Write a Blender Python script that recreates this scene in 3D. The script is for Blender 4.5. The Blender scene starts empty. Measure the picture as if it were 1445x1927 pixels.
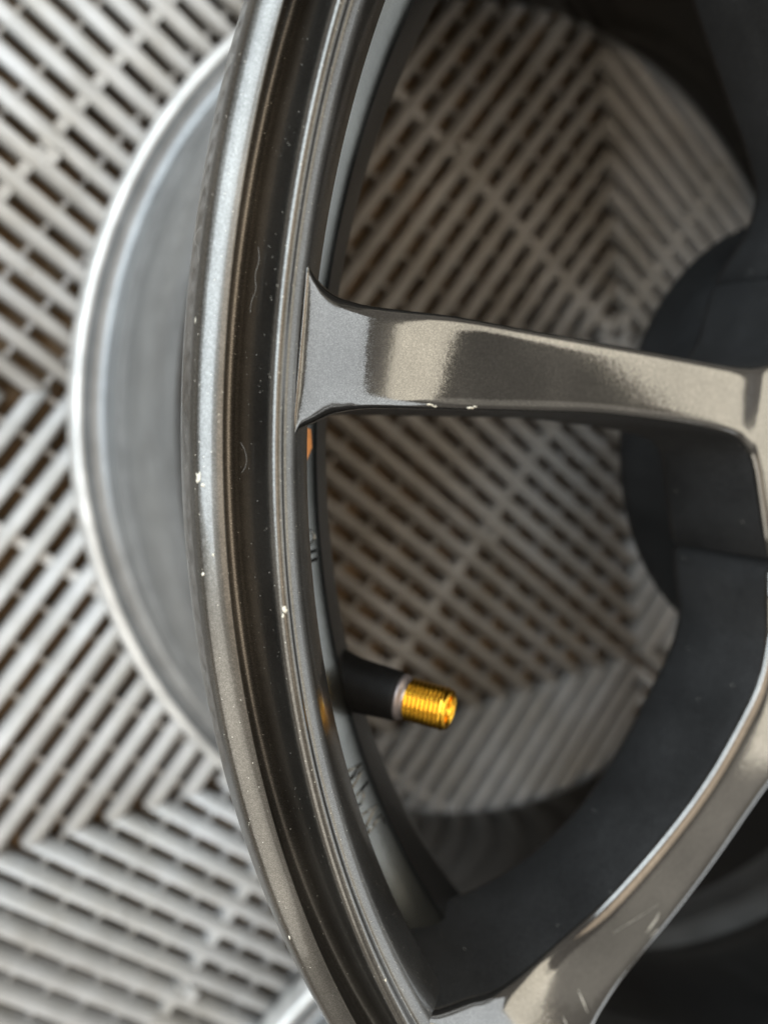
import bpy, bmesh, math, random
from mathutils import Vector, Matrix

random.seed(7)
scene = bpy.context.scene
PI = math.pi

# ------------------------------------------------------------------ camera
cam_d = bpy.data.cameras.new("camera")
cam = bpy.data.objects.new("camera", cam_d)
scene.collection.objects.link(cam)
right = Vector((0.90258739, 0.02454958, 0.42980614))
down = Vector((-0.02617017, -0.99339758, 0.1116977))
fwd = Vector((0.42971051, -0.11206504, -0.89598566))
m = Matrix.Identity(4)
for i in range(3):
    m[i][0] = right[i]; m[i][1] = -down[i]; m[i][2] = -fwd[i]
m.translation = Vector((-0.25937567, 0.00303866, 0.36605723))
cam.matrix_world = m
cam_d.lens = 5.7
cam_d.sensor_fit = 'HORIZONTAL'
cam_d.sensor_width = 5.7 * 1445 / 1518.5
cam_d.clip_start = 0.005
cam_d.clip_end = 60
cam_d.dof.use_dof = True
cam_d.dof.focus_distance = 0.134
cam_d.dof.aperture_fstop = 1.95
scene.camera = cam

# ------------------------------------------------------------------ world and lamps
world = bpy.data.worlds.new("World"); scene.world = world
world.use_nodes = True
bg = world.node_tree.nodes["Background"]
bg.inputs[0].default_value = (1.0, 0.93, 0.83, 1)
bg.inputs[1].default_value = 0.28

def area(name, loc, target, sx, sy, power, col):
    d = bpy.data.lights.new(name, 'AREA'); d.shape = 'RECTANGLE'
    d.size = sx; d.size_y = sy; d.energy = power; d.color = col
    o = bpy.data.objects.new(name, d); scene.collection.objects.link(o)
    o.location = loc
    o.rotation_euler = (Vector(target) - Vector(loc)).to_track_quat('-Z', 'Y').to_euler()
    return o
area("sky_lamp", (-1.75, 1.0, 1.75), (-.15, 0, 0.1), 3.8, 1.25, 112, (0.78, 0.90, 1.0))
area("side_lamp", (-1.75, -1.45, 1.35), (-.15, 0, 0.1), 1.9, 1.6, 22, (1.0, 0.95, 0.85))
area("wall_bounce_fill", (1.45, -1.55, 2.25), (-.10, -.15, .24), 1.7, 1.2, 2.6, (1.0, 0.96, 0.85))  # added fill imitating wall bounce on the lower spoke, not an actual window
area("overhead_fill", (-.40, 0.1, 2.45), (-.40, 0.1, 0), 2.0, 2.0, 23, (1.0, 0.81, 0.60))  # added warm fill for the floor inside the wheel, not an actual ceiling fitting
area("doorway_lamp", (1.92, 0.58, 2.00), (0.0, 0.0, 2.00), 4.0, 1.2, 36, (1.0, 0.94, 0.79))
area("low_sky_lamp", (2.1, -0.55, 0.72), (0.0, 0.0, 0.72), 2.8, 1.0, 17, (0.85, 0.93, 1.0))

scene.view_settings.view_transform = 'Standard'
scene.view_settings.look = 'None'
scene.view_settings.gamma = 1
scene.view_settings.exposure = 0.0
scene.render.engine = 'CYCLES'

# ------------------------------------------------------------------ materials
def new_mat(name):
    mt = bpy.data.materials.new(name); mt.use_nodes = True
    nt = mt.node_tree
    return mt, nt, nt.nodes, nt.links, nt.nodes["Principled BSDF"]

def ramp(nodes, stops):
    r = nodes.new("ShaderNodeValToRGB")
    el = r.color_ramp.elements
    el[0].position, el[0].color = stops[0][0], stops[0][1]
    el[1].position, el[1].color = stops[-1][0], stops[-1][1]
    for p, c in stops[1:-1]:
        e = el.new(p); e.color = c
    return r

def g(v): return (v, v, v, 1)

def dust_mask(nt, co, scale, keep, size):
    """scattered round specks: value 1 on a speck"""
    N, L = nt.nodes, nt.links
    v = N.new("ShaderNodeTexVoronoi"); v.inputs["Scale"].default_value = scale
    L.new(co, v.inputs["Vector"])
    lt = N.new("ShaderNodeMath"); lt.operation = 'LESS_THAN'; lt.inputs[1].default_value = size
    L.new(v.outputs["Distance"], lt.inputs[0])
    sep = N.new("ShaderNodeSeparateColor"); L.new(v.outputs["Color"], sep.inputs[0])
    k = N.new("ShaderNodeMath"); k.operation = 'LESS_THAN'; k.inputs[1].default_value = keep
    L.new(sep.outputs[0], k.inputs[0])
    mu = N.new("ShaderNodeMath"); mu.operation = 'MULTIPLY'
    L.new(lt.outputs[0], mu.inputs[0]); L.new(k.outputs[0], mu.inputs[1])
    return mu.outputs[0]

def paint(name, base, base2, rough, metallic, coat, coat_rough, flake, dust=0.0, dust_size=.2, dust_scale=900, scratch=0.0):
    mt, nt, N, L, B = new_mat(name)
    tc = N.new("ShaderNodeTexCoord"); co = tc.outputs["Object"]
    # broad tone
    n1 = N.new("ShaderNodeTexNoise"); n1.inputs["Scale"].default_value = 60; n1.inputs["Detail"].default_value = 5
    L.new(co, n1.inputs["Vector"])
    # flake cells
    v = N.new("ShaderNodeTexVoronoi"); v.inputs["Scale"].default_value = 8500
    L.new(co, v.inputs["Vector"])
    sep = N.new("ShaderNodeSeparateColor"); L.new(v.outputs["Color"], sep.inputs[0])
    mixc = N.new("ShaderNodeMix"); mixc.data_type = 'RGBA'
    mixc.inputs["A"].default_value = (*base, 1); mixc.inputs["B"].default_value = (*base2, 1)
    pw = N.new("ShaderNodeMath"); pw.operation = 'POWER'; pw.inputs[1].default_value = 2.0
    L.new(sep.outputs[0], pw.inputs[0]); L.new(pw.outputs[0], mixc.inputs["Factor"])
    col = mixc.outputs["Result"]
    mr = N.new("ShaderNodeMapRange"); mr.inputs["From Min"].default_value = .3; mr.inputs["From Max"].default_value = .7
    mr.inputs["To Min"].default_value = .80; mr.inputs["To Max"].default_value = 1.2
    L.new(n1.outputs["Fac"], mr.inputs["Value"])
    vm = N.new("ShaderNodeVectorMath"); vm.operation = 'SCALE'
    L.new(col, vm.inputs[0]); L.new(mr.outputs["Result"], vm.inputs["Scale"]); col = vm.outputs[0]
    if dust:
        dm = dust_mask(nt, co, dust_scale, dust, dust_size)
        md = N.new("ShaderNodeMix"); md.data_type = 'RGBA'
        L.new(dm, md.inputs["Factor"]); L.new(col, md.inputs["A"]); md.inputs["B"].default_value = (.62, .58, .5, 1)
        col = md.outputs["Result"]
        mm = N.new("ShaderNodeMath"); mm.operation = 'MULTIPLY_ADD'
        mm.inputs[1].default_value = -metallic; mm.inputs[2].default_value = metallic
        L.new(dm, mm.inputs[0]); L.new(mm.outputs[0], B.inputs["Metallic"])
    else:
        B.inputs["Metallic"].default_value = metallic
    L.new(col, B.inputs["Base Color"])
    # roughness
    rr = N.new("ShaderNodeMapRange"); rr.inputs["To Min"].default_value = rough * .85; rr.inputs["To Max"].default_value = rough * 1.2
    L.new(n1.outputs["Fac"], rr.inputs["Value"]); L.new(rr.outputs["Result"], B.inputs["Roughness"])
    B.inputs["Coat Weight"].default_value = coat; B.inputs["Coat Roughness"].default_value = coat_rough
    # flake normal
    if flake:
        sub = N.new("ShaderNodeVectorMath"); sub.operation = 'SUBTRACT'; sub.inputs[1].default_value = (.5, .5, .5)
        L.new(v.outputs["Color"], sub.inputs[0])
        sc = N.new("ShaderNodeVectorMath"); sc.operation = 'SCALE'; sc.inputs["Scale"].default_value = flake
        L.new(sub.outputs[0], sc.inputs[0])
        geo = N.new("ShaderNodeNewGeometry")
        ad = N.new("ShaderNodeVectorMath"); ad.operation = 'ADD'
        L.new(geo.outputs["Normal"], ad.inputs[0]); L.new(sc.outputs[0], ad.inputs[1])
        no = N.new("ShaderNodeVectorMath"); no.operation = 'NORMALIZE'; L.new(ad.outputs[0], no.inputs[0])
        L.new(no.outputs[0], B.inputs["Normal"])
    # faint orange-peel under the clear coat
    n2 = N.new("ShaderNodeTexNoise"); n2.inputs["Scale"].default_value = 420; n2.inputs["Detail"].default_value = 2
    L.new(co, n2.inputs["Vector"])
    bp = N.new("ShaderNodeBump"); bp.inputs["Strength"].default_value = 0.05; bp.inputs["Distance"].default_value = 0.0006
    L.new(n2.outputs["Fac"], bp.inputs["Height"])
    L.new(bp.outputs["Normal"], B.inputs["Coat Normal"])
    return mt

M = {}
M['gunmetal'] = paint('gunmetal_paint', (.095, .089, .079), (.195, .186, .17), .31, .92, .6, .08, .05, dust=.07, dust_size=.17, dust_scale=2000)
M['face'] = paint('gunmetal_face_paint', (.112, .106, .097), (.225, .215, .199), .10, .92, .9, .03, .032)
M['shelf'] = paint('barrel_shelf_paint', (.11, .11, .10), (.16, .16, .148), .24, 1.0, .4, .1, .03)
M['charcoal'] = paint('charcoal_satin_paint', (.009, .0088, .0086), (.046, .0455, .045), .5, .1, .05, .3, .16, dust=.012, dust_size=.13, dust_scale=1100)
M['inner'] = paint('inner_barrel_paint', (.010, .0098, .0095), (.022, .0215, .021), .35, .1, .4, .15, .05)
M['silver'] = paint('barrel_silver_paint', (.20, .202, .20), (.27, .272, .27), .36, .5, .3, .2, .05)
M['flange'] = paint('rear_flange_silver', (.62, .61, .585), (.72, .71, .685), .35, .45, .4, .15, .05)

def simple(name, col, rough, metallic=0, noise=0.0, nscale=300, coat=0, spec=.5, stain=0):
    mt, nt, N, L, B = new_mat(name)
    tc = N.new("ShaderNodeTexCoord")
    n1 = N.new("ShaderNodeTexNoise"); n1.inputs["Scale"].default_value = nscale; n1.inputs["Detail"].default_value = 6
    L.new(tc.outputs["Object"], n1.inputs["Vector"])
    lo = tuple(max(c * (1 - noise), 0) for c in col); hi = tuple(min(c * (1 + noise), 1) for c in col)
    r = ramp(N, [(.3, (*lo, 1)), (.7, (*hi, 1))])
    L.new(n1.outputs["Fac"], r.inputs[0])
    col_out = r.outputs[0]
    if stain:      # grime that runs over the whole floor, whatever the piece
        geo = N.new("ShaderNodeNewGeometry"); L.new(geo.outputs["Position"], n1.inputs["Vector"])
        n3 = N.new("ShaderNodeTexNoise"); n3.inputs["Scale"].default_value = 16; n3.inputs["Detail"].default_value = 8; n3.inputs["Roughness"].default_value = .65
        L.new(geo.outputs["Position"], n3.inputs["Vector"])
        r3 = ramp(N, [(.35, (1 - stain, 1 - stain * 1.15, 1 - stain * 1.4, 1)), (.58, (1, 1, 1, 1))])
        L.new(n3.outputs["Fac"], r3.inputs[0])
        gr = dust_mask(nt, geo.outputs["Position"], 260, .10, .16)
        mx = N.new("ShaderNodeMix"); mx.data_type = 'RGBA'; mx.blend_type = 'MULTIPLY'; mx.inputs["Factor"].default_value = 1
        L.new(col_out, mx.inputs["A"]); L.new(r3.outputs[0], mx.inputs["B"])
        m2 = N.new("ShaderNodeMix"); m2.data_type = 'RGBA'
        L.new(gr, m2.inputs["Factor"]); L.new(mx.outputs["Result"], m2.inputs["A"]); m2.inputs["B"].default_value = (.16, .12, .08, 1)
        col_out = m2.outputs["Result"]
    L.new(col_out, B.inputs["Base Color"])
    B.inputs["Roughness"].default_value = rough; B.inputs["Metallic"].default_value = metallic
    B.inputs["Coat Weight"].default_value = coat; B.inputs["Specular IOR Level"].default_value = spec
    bp = N.new("ShaderNodeBump"); bp.inputs["Strength"].default_value = .15; bp.inputs["Distance"].default_value = .0004
    L.new(n1.outputs["Fac"], bp.inputs["Height"]); L.new(bp.outputs["Normal"], B.inputs["Normal"])
    return mt
M['rubber'] = simple('black_rubber', (.005, .0045, .004), .6, 0, .3, 500, spec=.2)
M['brass'] = simple('gold_brass', (1.0, .50, .045), .22, 1.0, .12, 900)
M['collar'] = simple('valve_collar_metal', (.30, .26, .25), .4, .8, .15, 600)
M['chip'] = simple('bare_alloy_chip', (.72, .68, .57), .45, .1, .25, 2500)
M['scuff'] = simple('light_scuff', (.50, .48, .42), .5, .3, .2, 2500)
M['lint'] = simple('lint_fibre', (.35, .34, .32), .8, 0, .1, 900)
M['orange'] = simple('orange_paint', (.80, .32, .08), .5, 0, .1, 900)
M['plastic'] = simple('floor_tile_plastic', (.52, .51, .495), .36, 0, .10, 70, stain=.22)
M['strut'] = simple('floor_tile_strut_plastic', (.40, .385, .37), .45, 0, .08, 140, stain=.3)
M['ground'] = simple('dusty_concrete', (.21, .145, .085), .9, 0, .5, 45)

# ------------------------------------------------------------------ mesh helpers
def link(name, me, mat, parent=None, smooth=True):
    if mat is not None and not me.materials: me.materials.append(mat)
    o = bpy.data.objects.new(name, me); scene.collection.objects.link(o)
    if parent is not None: o.parent = parent
    return o

def mesh(name, verts, faces, smooth=True):
    me = bpy.data.meshes.new(name); me.from_pydata([tuple(v) for v in verts], [], faces); me.update()
    if smooth:
        me.polygons.foreach_set("use_smooth", [True] * len(me.polygons))
    return me

def fix_normals(me):
    bm = bmesh.new(); bm.from_mesh(me); bmesh.ops.recalc_face_normals(bm, faces=bm.faces); bm.to_mesh(me); bm.free()

def catmull(pts, sub):
    out = []
    n = len(pts)
    for i in range(n - 1):
        p0 = pts[max(i - 1, 0)]; p1 = pts[i]; p2 = pts[i + 1]; p3 = pts[min(i + 2, n - 1)]
        for k in range(sub):
            t = k / sub
            # centripetal-ish: scale tangents by segment length to avoid overshoot
            q = []
            for a in range(len(p1)):
                m1 = (p2[a] - p0[a]) * .5; m2 = (p3[a] - p1[a]) * .5
                d = p2[a] - p1[a]
                l = math.dist(p1, p2)
                l0 = math.dist(p0, p1) or l; l3 = math.dist(p2, p3) or l
                m1 *= min(1, 2 * l / (l + l0)); m2 *= min(1, 2 * l / (l + l3))
                q.append((2*t**3 - 3*t**2 + 1) * p1[a] + (t**3 - 2*t**2 + t) * m1 + (-2*t**3 + 3*t**2) * p2[a] + (t**3 - t**2) * m2)
            out.append(tuple(q))
    out.append(tuple(pts[-1]))
    return out

def lathe(name, prof, seg=288, sub=4, mtx=None):
    P = catmull(prof, sub) if sub > 1 else prof
    V = []; F = []
    n = len(P)
    for s in range(seg):
        a = 2 * PI * s / seg; ca, sa = math.cos(a), math.sin(a)
        for (r, z) in P:
            v = Vector((r * ca, r * sa, z))
            if mtx is not None: v = mtx @ v
            V.append(v)
    for s in range(seg):
        t = (s + 1) % seg
        for i in range(n - 1):
            F.append((s * n + i, t * n + i, t * n + i + 1, s * n + i + 1))
    return mesh(name, V, F)

def empty(name, loc=(0, 0, 0)):
    o = bpy.data.objects.new(name, None); o.location = loc; o.empty_display_size = .02
    scene.collection.objects.link(o); return o

def tag(o, label, cat=None, group=None, kind=None):
    o["label"] = label
    if cat: o["category"] = cat
    if group: o["group"] = group
    if kind: o["kind"] = kind
    return o

# ------------------------------------------------------------------ floor: interlocking ribbed tiles
TS = 0.27567; TA = -0.64213; TX, TY = -0.3221, 0.0005
PITCH = TS / 22
GZ = -0.0195
V = [(-6, -6, GZ), (6, -6, GZ), (6, 6, GZ), (-6, 6, GZ)]
floor = link("floor", mesh("floor", V, [(0, 1, 2, 3)], False), M['ground'])
tag(floor, "dusty brown floor under the grey interlocking rib tiles", kind="structure")

RW = PITCH * .54
SEC = [(-.52, -.0140), (-.5, -.0060), (-.43, -.0034), (-.25, -.0013), (0, -.0004), (.25, -.0013), (.43, -.0034), (.5, -.0060), (.52, -.0140)]
def rib_verts(d):
    """bar centred on y=d running along x, mitred at 45 degrees"""
    V = []; F = []; n = len(SEC)
    for e in (-1, 1):
        for (w, z) in SEC:
            y = d + w * RW
            V.append((e * (y - .0004 if y > .001 else .0006), y, z))
    for i in range(n - 1):
        F.append((i, i + 1, n + i + 1, n + i))
    F.append(tuple(range(n - 1, -1, -1))); F.append(tuple(range(n, 2 * n)))
    F.append((n - 1, 0, n, 2 * n - 1))
    return V, F
rib_me = []
for k in range(11):
    v, f = rib_verts((k + .5) * PITCH)
    me = mesh("rib", v, f, False); fix_normals(me)
    for q in list(me.polygons)[:len(SEC) - 1]: q.use_smooth = True
    me.materials.append(M['plastic']); rib_me.append(me)

def box(V, F, x0, x1, y0, y1, z0, z1, rot=None):
    b = len(V)
    for (x, y, z) in ((x0, y0, z0), (x1, y0, z0), (x1, y1, z0), (x0, y1, z0), (x0, y0, z1), (x1, y0, z1), (x1, y1, z1), (x0, y1, z1)):
        if rot is not None:
            x, y = x * rot[0] - y * rot[1], x * rot[1] + y * rot[0]
        V.append((x, y, z))
    for q in ((0, 3, 2, 1), (4, 5, 6, 7), (0, 1, 5, 4), (1, 2, 6, 5), (2, 3, 7, 6), (3, 0, 4, 7)):
        F.append(tuple(b + i for i in q))

# lower lattice of a tile: struts perpendicular to the ribs, and the two raised cross bars
V = []; F = []
ROT = [(1, 0), (0, 1), (-1, 0), (0, -1)]
H = TS / 2
for R in ROT:
    for k in range(-7, 8):
        if k == 0: continue
        x = k * TS / 14.6
        box(V, F, x - .0011, x + .0011, abs(x) + .0012, H - .0012, -.0150, -.0088 - .0003 * (k % 2), R)
        # feet below the struts
        for j in range(2, 11, 3):
            y = (j + 1) * PITCH
            if y > abs(x) + .006:
                box(V, F, x - .0011, x + .0011, y - .0012, y + .0012, GZ + .0002, -.0152, R)
lat_me = mesh("strut_lattice", V, F, False); lat_me.materials.append(M['strut'])
V = []; F = []
for R in ROT:
    box(V, F, -.0023, .0023, .003, H - .0008, -.0150, -.0052, R)
cross_me = mesh("cross_bar", V, F, False); cross_me.materials.append(M['plastic'])
V = []; F = []
for R in ROT[:2]:
    box(V, F, .0026, .0075, H - .0045, H + .0015, -.010, -.0012, R)
nub_me = mesh("joint_tab", V, F, False); nub_me.materials.append(M['plastic'])
# joined ribs for tiles hardly in view
V = []; F = []
for k in range(11):
    v, f = rib_verts((k + .5) * PITCH)
    for R in ROT:
        b = len(V)
        V += [(x * R[0] - y * R[1], x * R[1] + y * R[0], z) for (x, y, z) in v]
        F += [tuple(b + i for i in q) for q in f]
ribs_joined = mesh("ribs", V, F, False); fix_normals(ribs_joined); ribs_joined.materials.append(M['plastic'])

detail = {(0, 0), (1, 0), (1, 1), (0, 1), (0, -1), (2, 0)}
ca, sa = math.cos(TA), math.sin(TA)
for i in range(-3, 5):
    for j in range(-3, 5):
        t = link("floor_tile", lat_me, None, floor)
        t.location = (TX + TS * (ca * i - sa * j), TY + TS * (sa * i + ca * j), random.uniform(-.0003, 0))
        t.rotation_euler = (0, 0, TA)
        link("cross_bar", cross_me, None, t); link("joint_tab", nub_me, None, t)
        if (i, j) in detail:
            for q in range(4):
                for me in rib_me:
                    o = link("rib", me, None, t); o.rotation_euler = (0, 0, q * PI / 2)
        else:
            o = link("ribs", ribs_joined, None, t); o["kind"] = "stuff"

# ------------------------------------------------------------------ the wheel
wheel = empty("alloy_wheel")
tag(wheel, "gunmetal multi-spoke alloy wheel lying face up, chipped lip across the middle of the picture", "wheel", "alloy wheels lying on the tile floor")

LIP = [(.2165, .2205), (.2166, .2245), (.2178, .2272), (.2205, .2285), (.2290, .2306), (.2322, .2330), (.2334, .2380), (.2335, .2425),
       (.23347, .2442), (.2333, .2453), (.2329, .24605), (.2324, .24655), (.2318, .24700), (.2311, .24745), (.2304, .24778), (.2298, .2480), (.2295, .24808), (.2293, .2479), (.22905, .2460), (.2287, .2430),
       (.2279, .2407), (.2266, .2400), (.2254, .2408), (.2247, .2435), (.2242, .2480), (.2238, .2512), (.2234, .2524), (.2228, .2529),
       (.2221, .2528), (.2215, .2522), (.2211, .2512), (.22095, .2503), (.2207, .2500), (.2202, .2498), (.2195, .2494), (.2187, .2488), (.2178, .2479), (.2165, .2460),
       (.2148, .2430), (.2132, .2395), (.2123, .2372), (.2120, .2350), (.2121, .2320), (.2127, .2280), (.2128, .2225)]
lip = link("front_lip", lathe("front_lip", LIP, 480, 4), M['gunmetal'], wheel)
SHELF = [(.2128, .2225), (.2120, .2206), (.2100, .2190), (.2060, .2168), (.2030, .2150), (.2018, .2140)]
shelf = link("barrel_shelf", lathe("barrel_shelf", SHELF, 288, 4), M['shelf'], wheel)
INNER = [(.2018, .2140), (.2008, .2124), (.1985, .2085), (.1958, .2036),
         (.1947, .2010), (.1943, .1980), (.1943, .168), (.1953, .160), (.2000, .150), (.2065, .140), (.2095, .130), (.2110, .100), (.2118, .040),
         (.2122, .012), (.2135, .0040), (.2170, .0012), (.2200, .0008)]
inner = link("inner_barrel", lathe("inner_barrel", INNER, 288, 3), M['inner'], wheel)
FLANGE = [(.2200, .0008), (.2280, .0008), (.2316, .0022), (.2332, .0058), (.2334, .0095), (.2329, .0128), (.2317, .0152), (.2300, .0164), (.2284, .0164)]
flange = link("rear_flange", lathe("rear_flange", FLANGE, 288, 4), M['flange'], wheel)
BAR = [(.2284, .0164), (.2255, .0154), (.2225, .0156), (.2198, .0168), (.2187, .0190), (.2183, .0230), (.2178, .0345), (.2182, .0370), (.2188, .0395), (.2182, .0425), (.2165, .0445),
       (.2152, .0470), (.2148, .0520), (.2140, .0800), (.2130, .1050), (.2095, .1180), (.2040, .1300), (.2000, .1380), (.1985, .1450), (.1985, .1850),
       (.2000, .1910), (.2060, .2010), (.2105, .2070), (.2140, .2110), (.2158, .2140), (.2164, .2180), (.2165, .2205)]
barrel = link("barrel", lathe("barrel", BAR, 288, 3), M['silver'], wheel)

def interp(tab, x):
    if x <= tab[0][0]: return tab[0][1]
    for (x0, y0), (x1, y1) in zip(tab, tab[1:]):
        if x <= x1:
            return y0 + (y1 - y0) * (x - x0) / (x1 - x0)
    return tab[-1][1]

def smooth_tab(tab):
    return catmull(tab, 6)

# spoke outlines: lateral half widths on the two sides of the spoke axis (local +x)
HUBSIDE = [(.050, .0203), (.070, .0286), (.088, .0362)]
HUBLOW = [(.050, .0203), (.070, .0286), (.085, .0345)]
OUT_1U = smooth_tab(HUBLOW + [(.0875, .0250), (.091, .0165), (.096, .0115), (.103, .0090), (.112, .0080), (.126, .0079), (.148, .0077), (.167, .0075), (.184, .0074), (.197, .0062), (.2035, .0055), (.208, .0053),
                     (.2112, .0054), (.2146, .0063), (.2168, .0078), (.2180, .0093), (.2192, .0115), (.2201, .0140)])
OUT_1D = smooth_tab(HUBSIDE + [(.0915, .0320), (.0945, .0250), (.0970, .0190), (.0990, .0143), (.1015, .0105), (.106, .0079), (.115, .0067), (.123, .0064), (.146, .0066), (.165, .0081), (.180, .0095), (.189, .0103), (.2016, .0117), (.209, .0134),
                     (.2132, .0152), (.2164, .0168), (.2177, .0192), (.2184, .0225), (.2190, .0270)])
OUT_2U = smooth_tab(HUBSIDE + [(.0930, .0315), (.0970, .0255), (.101, .0208), (.106, .0175), (.1125, .0148), (.1216, .0122), (.1316, .0099), (.143, .0086), (.159, .0086), (.177, .0106), (.192, .0162), (.202, .0238), (.207, .0320), (.2126, .0420),
                     (.2150, .0500)])
OUT_2D = smooth_tab(HUBLOW + [(.0875, .0250), (.091, .0165), (.097, .0112), (.112, .0082), (.122, .0077), (.131, .0082), (.146, .0094), (.162, .0097), (.177, .0091), (.193, .0085), (.203, .0092), (.210, .0115), (.2150, .0160), (.2180, .0230)])
Z_TOP = smooth_tab([(.050, .2338), (.080, .23385), (.093, .2339), (.099, .23402), (.103, .2343), (.1065, .23490), (.111, .2354), (.120, .2355), (.150, .2355), (.178, .2355), (.183, .2357), (.190, .2366), (.197, .2384),
                    (.2045, .2411), (.2075, .24262), (.2100, .24402), (.2125, .24552), (.2148, .24690), (.2165, .24782), (.2180, .24845), (.2192, .24880), (.2202, .24900)])
Z_BOT = [(.05, .190), (.08, .200), (.10, .205), (.125, .206), (.16, .210), (.195, .208), (.2165, .205)]

def spoke_mesh(UP, DN, RAD=.0024, RAD2=None):
    rs = []
    x = .050
    while x < .2180:
        rs.append(x)
        x += .004 if x < .094 else .0008 if x < .102 else (.004 if x < .19 else (.0015 if x < .205 else .0007))
    rs.append(.2182)
    # cross-section stations: (side, u inward from the edge, dz down)
    R2 = RAD2 or RAD
    def round_edge(q):
        return [(q * 1.25 * (1 - math.sin(PI / 2 * k / 6)), q * .66 * (1 - math.cos(PI / 2 * k / 6))) for k in range(7)]   # top flat to side
    arc = round_edge(RAD); arc2 = round_edge(R2)
    V = []; F = []
    cnt = None
    for r in rs:
        wa = interp(DN, r); wb = interp(UP, r)
        zt = interp(Z_TOP, r); zb = interp(Z_BOT, r)
        sec = []
        # B side bottom up
        dr = .0012
        sec.append((-(wb - .004), zb - .0015)); sec.append((-(wb + dr - .0012), zb - .001)); sec.append((-(wb + dr), zb + .0012))
        for t in (.4, .75): sec.append((-(wb + dr * (1 - t)), zb + (zt - zb) * t))
        for (u, dz) in reversed(arc2): sec.append((-(wb - u), zt - dz))
        for t in (.2, .4, .6, .8):
            a0 = -(wb - R2 * 1.25); b0 = wa - RAD * 1.25
            sec.append((a0 + (b0 - a0) * t, zt + .00012 * math.sin(PI * t)))
        for (u, dz) in arc: sec.append((wa - u, zt - dz))
        for t in (.75, .4): sec.append((wa + dr * (1 - t), zb + (zt - zb) * t))
        sec.append((wa + dr, zb + .0012)); sec.append((wa + dr - .0012, zb - .001)); sec.append((wa - .004, zb - .0015))
        cnt = len(sec)
        for (y, z) in sec:
            q = math.hypot(r, y); k = min(1, .2198 / q)
            V.append((r * k, y * k, z + interp(Z_TOP, min(q, .2198)) - zt if z > zb + .5 * (zt - zb) else z))
    n = cnt
    for i in range(len(rs) - 1):
        for k in range(n):
            k2 = (k + 1) % n
            F.append((i * n + k, i * n + k2, (i + 1) * n + k2, (i + 1) * n + k))
    F.append(tuple(range(n))); F.append(tuple((len(rs) - 1) * n + k for k in range(n)))
    me = mesh("spoke", V, F); fix_normals(me)
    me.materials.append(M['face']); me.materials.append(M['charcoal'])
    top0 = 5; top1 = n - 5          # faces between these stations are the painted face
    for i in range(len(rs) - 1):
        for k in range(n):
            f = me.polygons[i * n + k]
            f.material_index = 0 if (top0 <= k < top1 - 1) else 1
    me.polygons[-1].use_smooth = False; me.polygons[-2].use_smooth = False
    return me
OUT_0D = [(r, w + .0019 * max(0, 1 - abs(r - .118) / .035)) for r, w in OUT_2D]
sp_me = [spoke_mesh(OUT_1U, OUT_1D), spoke_mesh(OUT_2U, OUT_2D, .0018, .0034)]
sp_me += [sp_me[0], sp_me[1], sp_me[0], sp_me[1], sp_me[0], spoke_mesh(OUT_2U, OUT_0D)]
AX0 = 180 - 4.75                     # compass of the spoke that crosses the middle of the picture
for k in range(8):
    o = link("spoke", sp_me[k], None, wheel)
    o.rotation_euler = (0, 0, math.radians(AX0 + 45 * k))

HUB = [(.034, .160), (.0745, .1600), (.0765, .1608), (.0770, .1630), (.0770, .1720), (.0770, .1900), (.0780, .1955), (.0820, .1990), (.0862, .2015), (.0870, .2050), (.0870, .2310)]
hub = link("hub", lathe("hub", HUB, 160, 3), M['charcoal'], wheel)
HFACE = [(.0840, .2290), (.0850, .2300), (.0852, .2335), (.0846, .2344), (.0830, .2347), (.0600, .2347), (.0450, .2340), (.0370, .2320), (.0345, .2290), (.034, .2200), (.034, .160)]
link("hub_face", lathe("hub_face", HFACE, 160, 3), M['face'], wheel)

# tyre valve: rubber body with a bare threaded tip
def axis_matrix(p0, p1):
    z = (Vector(p1) - Vector(p0)).normalized()
    x = Vector((0, 0, 1)).cross(z).normalized(); y = z.cross(x)
    mt = Matrix.Identity(4)
    for i in range(3): mt[i][0] = x[i]; mt[i][1] = y[i]; mt[i][2] = z[i]
    mt.translation = Vector(p0)
    return mt
VB = Vector((-.1950, -.0535, .2050)); VT = Vector((-.1762, -.0562, .2268))
VM = axis_matrix(VB, VT); VL = (VT - VB).length
RUB = [(.0001, -.006), (.0088, -.006), (.0084, -.002), (.0074, .0010), (.0065, .0040), (.0059, .0070), (.0053, VL - .0125), (.0051, VL - .0115), (.0047, VL - .0111), (.0040, VL - .0111)]
valve = link("valve_stem", lathe("valve_stem", RUB, 48, 3, VM), M['rubber'], wheel)
valve["label"] = "black rubber tyre valve stem with bare golden threads"
COL = [(.0042, VL - .0111), (.0048, VL - .0113), (.00495, VL - .0109), (.0048, VL - .0105), (.0045, VL - .0102), (.0041, VL - .0098), (.0040, VL - .0094)]
link("valve_collar", lathe("valve_collar", COL, 48, 2, VM), M['collar'], valve)
TH = [(.0036, VL - .0112), (.0040, VL - .0094)]
z = VL - .0094; pt = .00095
while z < VL - .0012:
    TH += [(.00395, z), (.00455, z + pt * .40), (.00455, z + pt * .55), (.00395, z + pt * .97)]
    z += pt
TH += [(.0043, VL - .0007), (.0040, VL - .0001), (.0036, VL), (.0031, VL - .0002), (.0028, VL - .0010), (.0027, VL - .0075), (.0001, VL - .0075)]
link("valve_thread", lathe("valve_thread", TH, 64, 1, VM), M['brass'], valve)
link("valve_core_pin", lathe("valve_core_pin", [(.0008, VL - .0075), (.0008, VL - .0045), (.0005, VL - .0042), (.0001, VL - .0042)], 16, 1, VM), M['brass'], valve)

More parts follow.
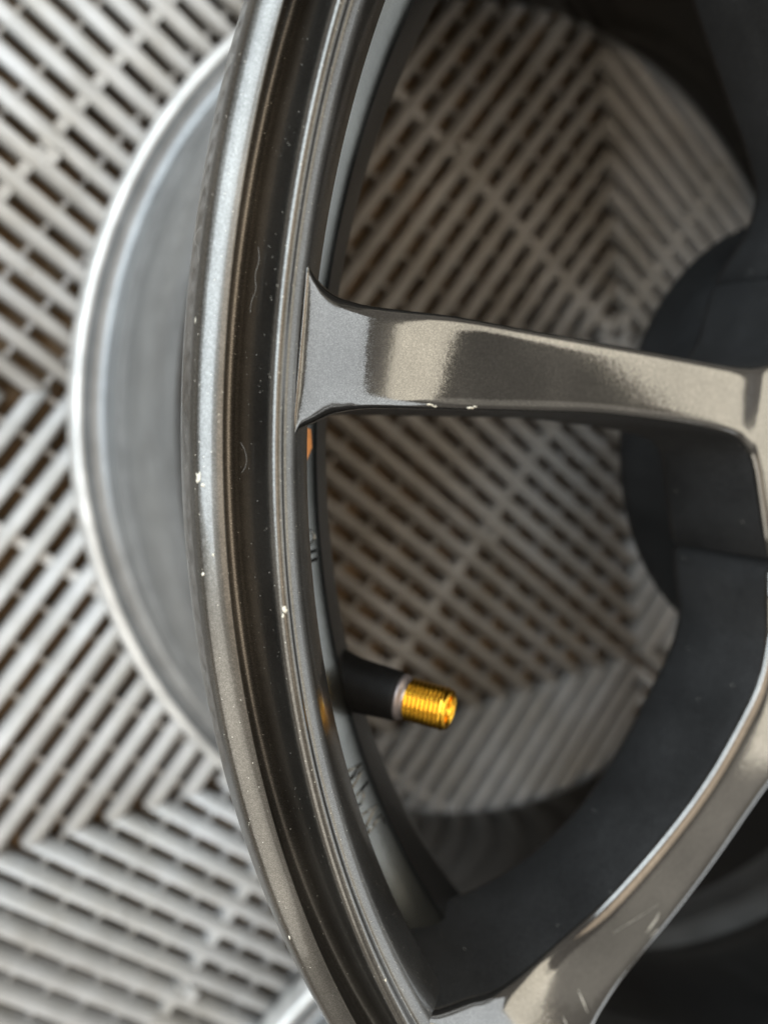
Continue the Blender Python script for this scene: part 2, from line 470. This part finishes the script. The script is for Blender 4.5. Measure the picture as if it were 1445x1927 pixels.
# raised casting marks on the shelf of the inner barrel
def shelf_pt(ang, s, lift=0.0):
    """point on the sloped shelf: s=0 outer end, s=1 inner end"""
    r = .2098 + (.2028 - .2098) * s; z = .2189 + (.2149 - .2189) * s
    nx, nz = -(.2189 - .2149), (.2098 - .2028)
    l = math.hypot(nx, nz); r2 = r + lift * (nx / l); z2 = z + lift * (nz / l)
    a = math.radians(180 - ang)
    return Vector((r2 * math.cos(a), r2 * math.sin(a), z2))
def stroke(path, w=.00045):
    """path in (deg, s) -> raised rounded ridge"""
    V = []; F = []
    P = [shelf_pt(a, s) for a, s in path]
    Nn = (shelf_pt(path[0][0], .5, .001) - shelf_pt(path[0][0], .5)).normalized()
    for i, p in enumerate(P):
        t = (P[min(i + 1, len(P) - 1)] - P[max(i - 1, 0)]).normalized()
        sd = t.cross(Nn)
        for (u, h) in ((-1, -.0002), (-.7, .0002), (0, .0004), (.7, .0002), (1, -.0002)):
            V.append(p + sd * u * w + Nn * h)
    for i in range(len(P) - 1):
        for k in range(4):
            F.append((i * 5 + k, i * 5 + k + 1, i * 5 + k + 6, i * 5 + k + 5))
    F.append((0, 1, 2, 3, 4)); F.append(tuple((len(P) - 1) * 5 + k for k in (4, 3, 2, 1, 0)))
    me = mesh("casting_mark", V, F); fix_normals(me)
    return link("casting_mark", me, M['shelf'], shelf)
A1 = -5.3
stroke([(A1, .25), (A1, .45), (A1 - .05, .75), (A1 - .25, .88), (A1 - .55, .92), (A1 - .75, .78), (A1 - .85, .45), (A1 - .85, .1)])
stroke([(A1 - 1.25, .1), (A1 - 1.25, .9)]); stroke([(A1 - 1.75, .1), (A1 - 1.75, .9)])
for a0, pat in ((-19.6, [(0, .1), (-.5, .9), (-.7, .2), (-.9, .9), (-1.3, .15)]), (-21.4, [(0, .9), (-.1, .2), (-.5, .1), (-.7, .4), (-.5, .6), (-.1, .6)]),
                (-22.6, [(0, .1), (-.5, .9), (-1.0, .1)]), (-23.9, [(0, .2), (0, .9), (-.6, .9)])):
    stroke([(a0 + a, s) for a, s in pat])
link("paint_mark", mesh("paint_mark", [shelf_pt(a, s, .0003) for a, s in ((.6, .2), (.3, .85), (-.7, .9), (-1.4, .7), (-1.3, .2))], [(0, 1, 2, 3, 4)]), M['orange'], shelf)

# chips knocked out of the paint
def blob(rx, ry, h, seed):
    rnd = random.Random(seed); V = [(0, 0, h)]; F = []; n = 11
    for k in range(n):
        a = 2 * PI * k / n; q = rnd.uniform(.45, 1.25)
        V.append((rx * q * .8 * math.cos(a), ry * q * .8 * math.sin(a), h * .8)); V.append((rx * q * math.cos(a), ry * q * math.sin(a), -.0001))
    for k in range(n):
        a, b = 1 + 2 * k, 1 + 2 * ((k + 1) % n)
        F += [(0, a, b), (a, a + 1, b + 1, b)]
    return V, F
def ring_chip(ang, r, z, nr, nz, rt, ra, seed):
    """ra: size along the rim, rt: size across it"""
    V, F = blob(rt, ra, .00006, seed)
    a = math.radians(180 - ang); er = Vector((math.cos(a), math.sin(a), 0)); et = Vector((-math.sin(a), math.cos(a), 0)); ez = Vector((0, 0, 1))
    l = math.hypot(nr, nz); nn = er * (nr / l) + ez * (nz / l); tt = er * (nz / l) - ez * (nr / l)
    c = er * r + ez * z
    link("paint_chip", mesh("paint_chip", [c + tt * x + et * y + nn * h for x, y, h in V], F), M['chip'], wheel)
for args in ((-1.45, .23275, .24630, .72, .70, .00045, .0011, 1), (-1.75, .2322, .24678, .6, .8, .00028, .0004, 2), (-4.35, .2313, .24735, .45, .9, .00022, .00035, 3),
             (-5.1, .2329, .24612, .8, .6, .0003, .0004, 4), (-6.55, .2226, .2529, .0, 1, .0004, .0006, 5), (-6.8, .2229, .2528, .3, 1, .0003, .0005, 6),
             (4.2, .23335, .2450, 1, .3, .00018, .0006, 8), (-24.2, .2224, .2528, 0, 1, .0005, .0009, 9), (-30.5, .2224, .2528, 0, 1, .0003, .0006, 10),
             (-33.0, .2329, .24612, .8, .6, .0003, .0009, 11), (-21.0, .2329, .24612, .8, .6, .0002, .0005, 12), (12.5, .2228, .2528, .3, 1, .0002, .0004, 13)):
    ring_chip(*args)
ax = math.radians(AX0); ea = Vector((math.cos(ax), math.sin(ax), 0)); ep = Vector((-math.sin(ax), math.cos(ax), 0))
for (x, w, z, lx, lw, sd) in ((.1885, .0094, .23595, .0011, .00030, 21), (.1868, .0096, .2356, .0006, .00022, 22), (.1787, .0089, .2350, .0008, .00035, 23), (.1779, .0086, .2351, .0005, .0002, 24)):
    V, F = blob(lx, lw, .00006, sd)
    c = ea * x + ep * w + Vector((0, 0, z))
    link("paint_chip", mesh("paint_chip", [c + ea * u + ep * v * .8 - Vector((0, 0, 1)) * v * .6 + Vector((0, 0, h)) for u, v, h in V], F), M['chip'], wheel)
# fine scuffs on the face of the lower spoke
def scuff(a, b, w, sd):
    rnd = random.Random(sd); a = Vector((*a, interp(Z_TOP, math.hypot(*a)) + .00014)); b = Vector((*b, interp(Z_TOP, math.hypot(*b)) + .00014)); t = b - a; n = Vector((-t.y, t.x, 0)).normalized()
    V = []; F = []; k = 9
    for i in range(k):
        f = i / (k - 1); ww = w * math.sin(PI * (f * .9 + .05)) * rnd.uniform(.5, 1.1); c = a + t * f + n * rnd.uniform(-1, 1) * w
        V += [c - n * ww, c + Vector((0, 0, .00003)), c + n * ww]
    for i in range(k - 1):
        F += [(3 * i, 3 * i + 1, 3 * i + 4, 3 * i + 3), (3 * i + 1, 3 * i + 2, 3 * i + 5, 3 * i + 4)]
    link("scuff", mesh("scuff", V, F), M['scuff'], wheel)
SCUFFS = [((-.1470, -.1205), (-.1443, -.1268), .00016), ((-.1522, -.1243), (-.1504, -.1282), .00013), ((-.1268, -.1135), (-.1228, -.1093), .00030), ((-.1258, -.1148), (-.1230, -.1132), .00014), ((-.1370, -.1108), (-.1235, -.1071), .00005)]
for i, (a, b, w) in enumerate(SCUFFS): scuff(a, b, w, i)
# ------------------------------------------------------------------ a second wheel of the set
def copy_tree(o, parent=None):
    c = o.copy(); scene.collection.objects.link(c); c.parent = parent
    for ch in list(o.children): copy_tree(ch, c)
    return c
w2 = copy_tree(wheel)
w2.location = (.0145, -.4672, 0); w2.rotation_euler = (0, 0, math.radians(64))
tag(w2, "neighbouring wheel showing only a curve of bright silver rear flange at the bottom edge", "wheel", "alloy wheels lying on the tile floor")

# ------------------------------------------------------------------ lint on the paint
def fibre(label, pts, rad=.000022):
    cu = bpy.data.curves.new("lint_fibre", 'CURVE'); cu.dimensions = '3D'; cu.bevel_depth = rad; cu.bevel_resolution = 1
    P = catmull(pts, 6)
    s = cu.splines.new('POLY'); s.points.add(len(P) - 1)
    for q, p in zip(s.points, P): q.co = (*p, 1)
    tmp = bpy.data.objects.new("tmp", cu); scene.collection.objects.link(tmp)
    me = bpy.data.meshes.new_from_object(tmp.evaluated_get(bpy.context.evaluated_depsgraph_get()))
    bpy.data.objects.remove(tmp)
    o = link("lint_fibre", me, M['lint']); me.materials.clear(); me.materials.append(M['lint'])
    tag(o, label, "lint")
def ringp(ang, r, z):
    a = math.radians(180 - ang); return (r * math.cos(a), r * math.sin(a), z)
fibre("tiny looped lint fibre sticking out from the outer lip above the spoke", [ringp(7.6, .2334, .2430), ringp(7.4, .2341, .2432), ringp(7.0, .2343, .2436), ringp(6.8, .2338, .2441), ringp(6.4, .2336, .2442), ringp(6.2, .2334, .2440)])
fibre("long wavy lint fibre lying in the dark groove left of the spoke", [ringp(7.3, .2251, .2449), ringp(6.8, .2249, .2454), ringp(6.2, .2251, .2450), ringp(5.7, .2249, .2455), ringp(5.2, .2252, .2448), ringp(4.8, .2252, .2448)])
fibre("short curled lint fibre in the groove below the spoke", [ringp(-.2, .2257, .2443), ringp(-.5, .2252, .2449), ringp(-.9, .2250, .2452), ringp(-1.2, .2252, .2447), ringp(-1.4, .2256, .2443)])
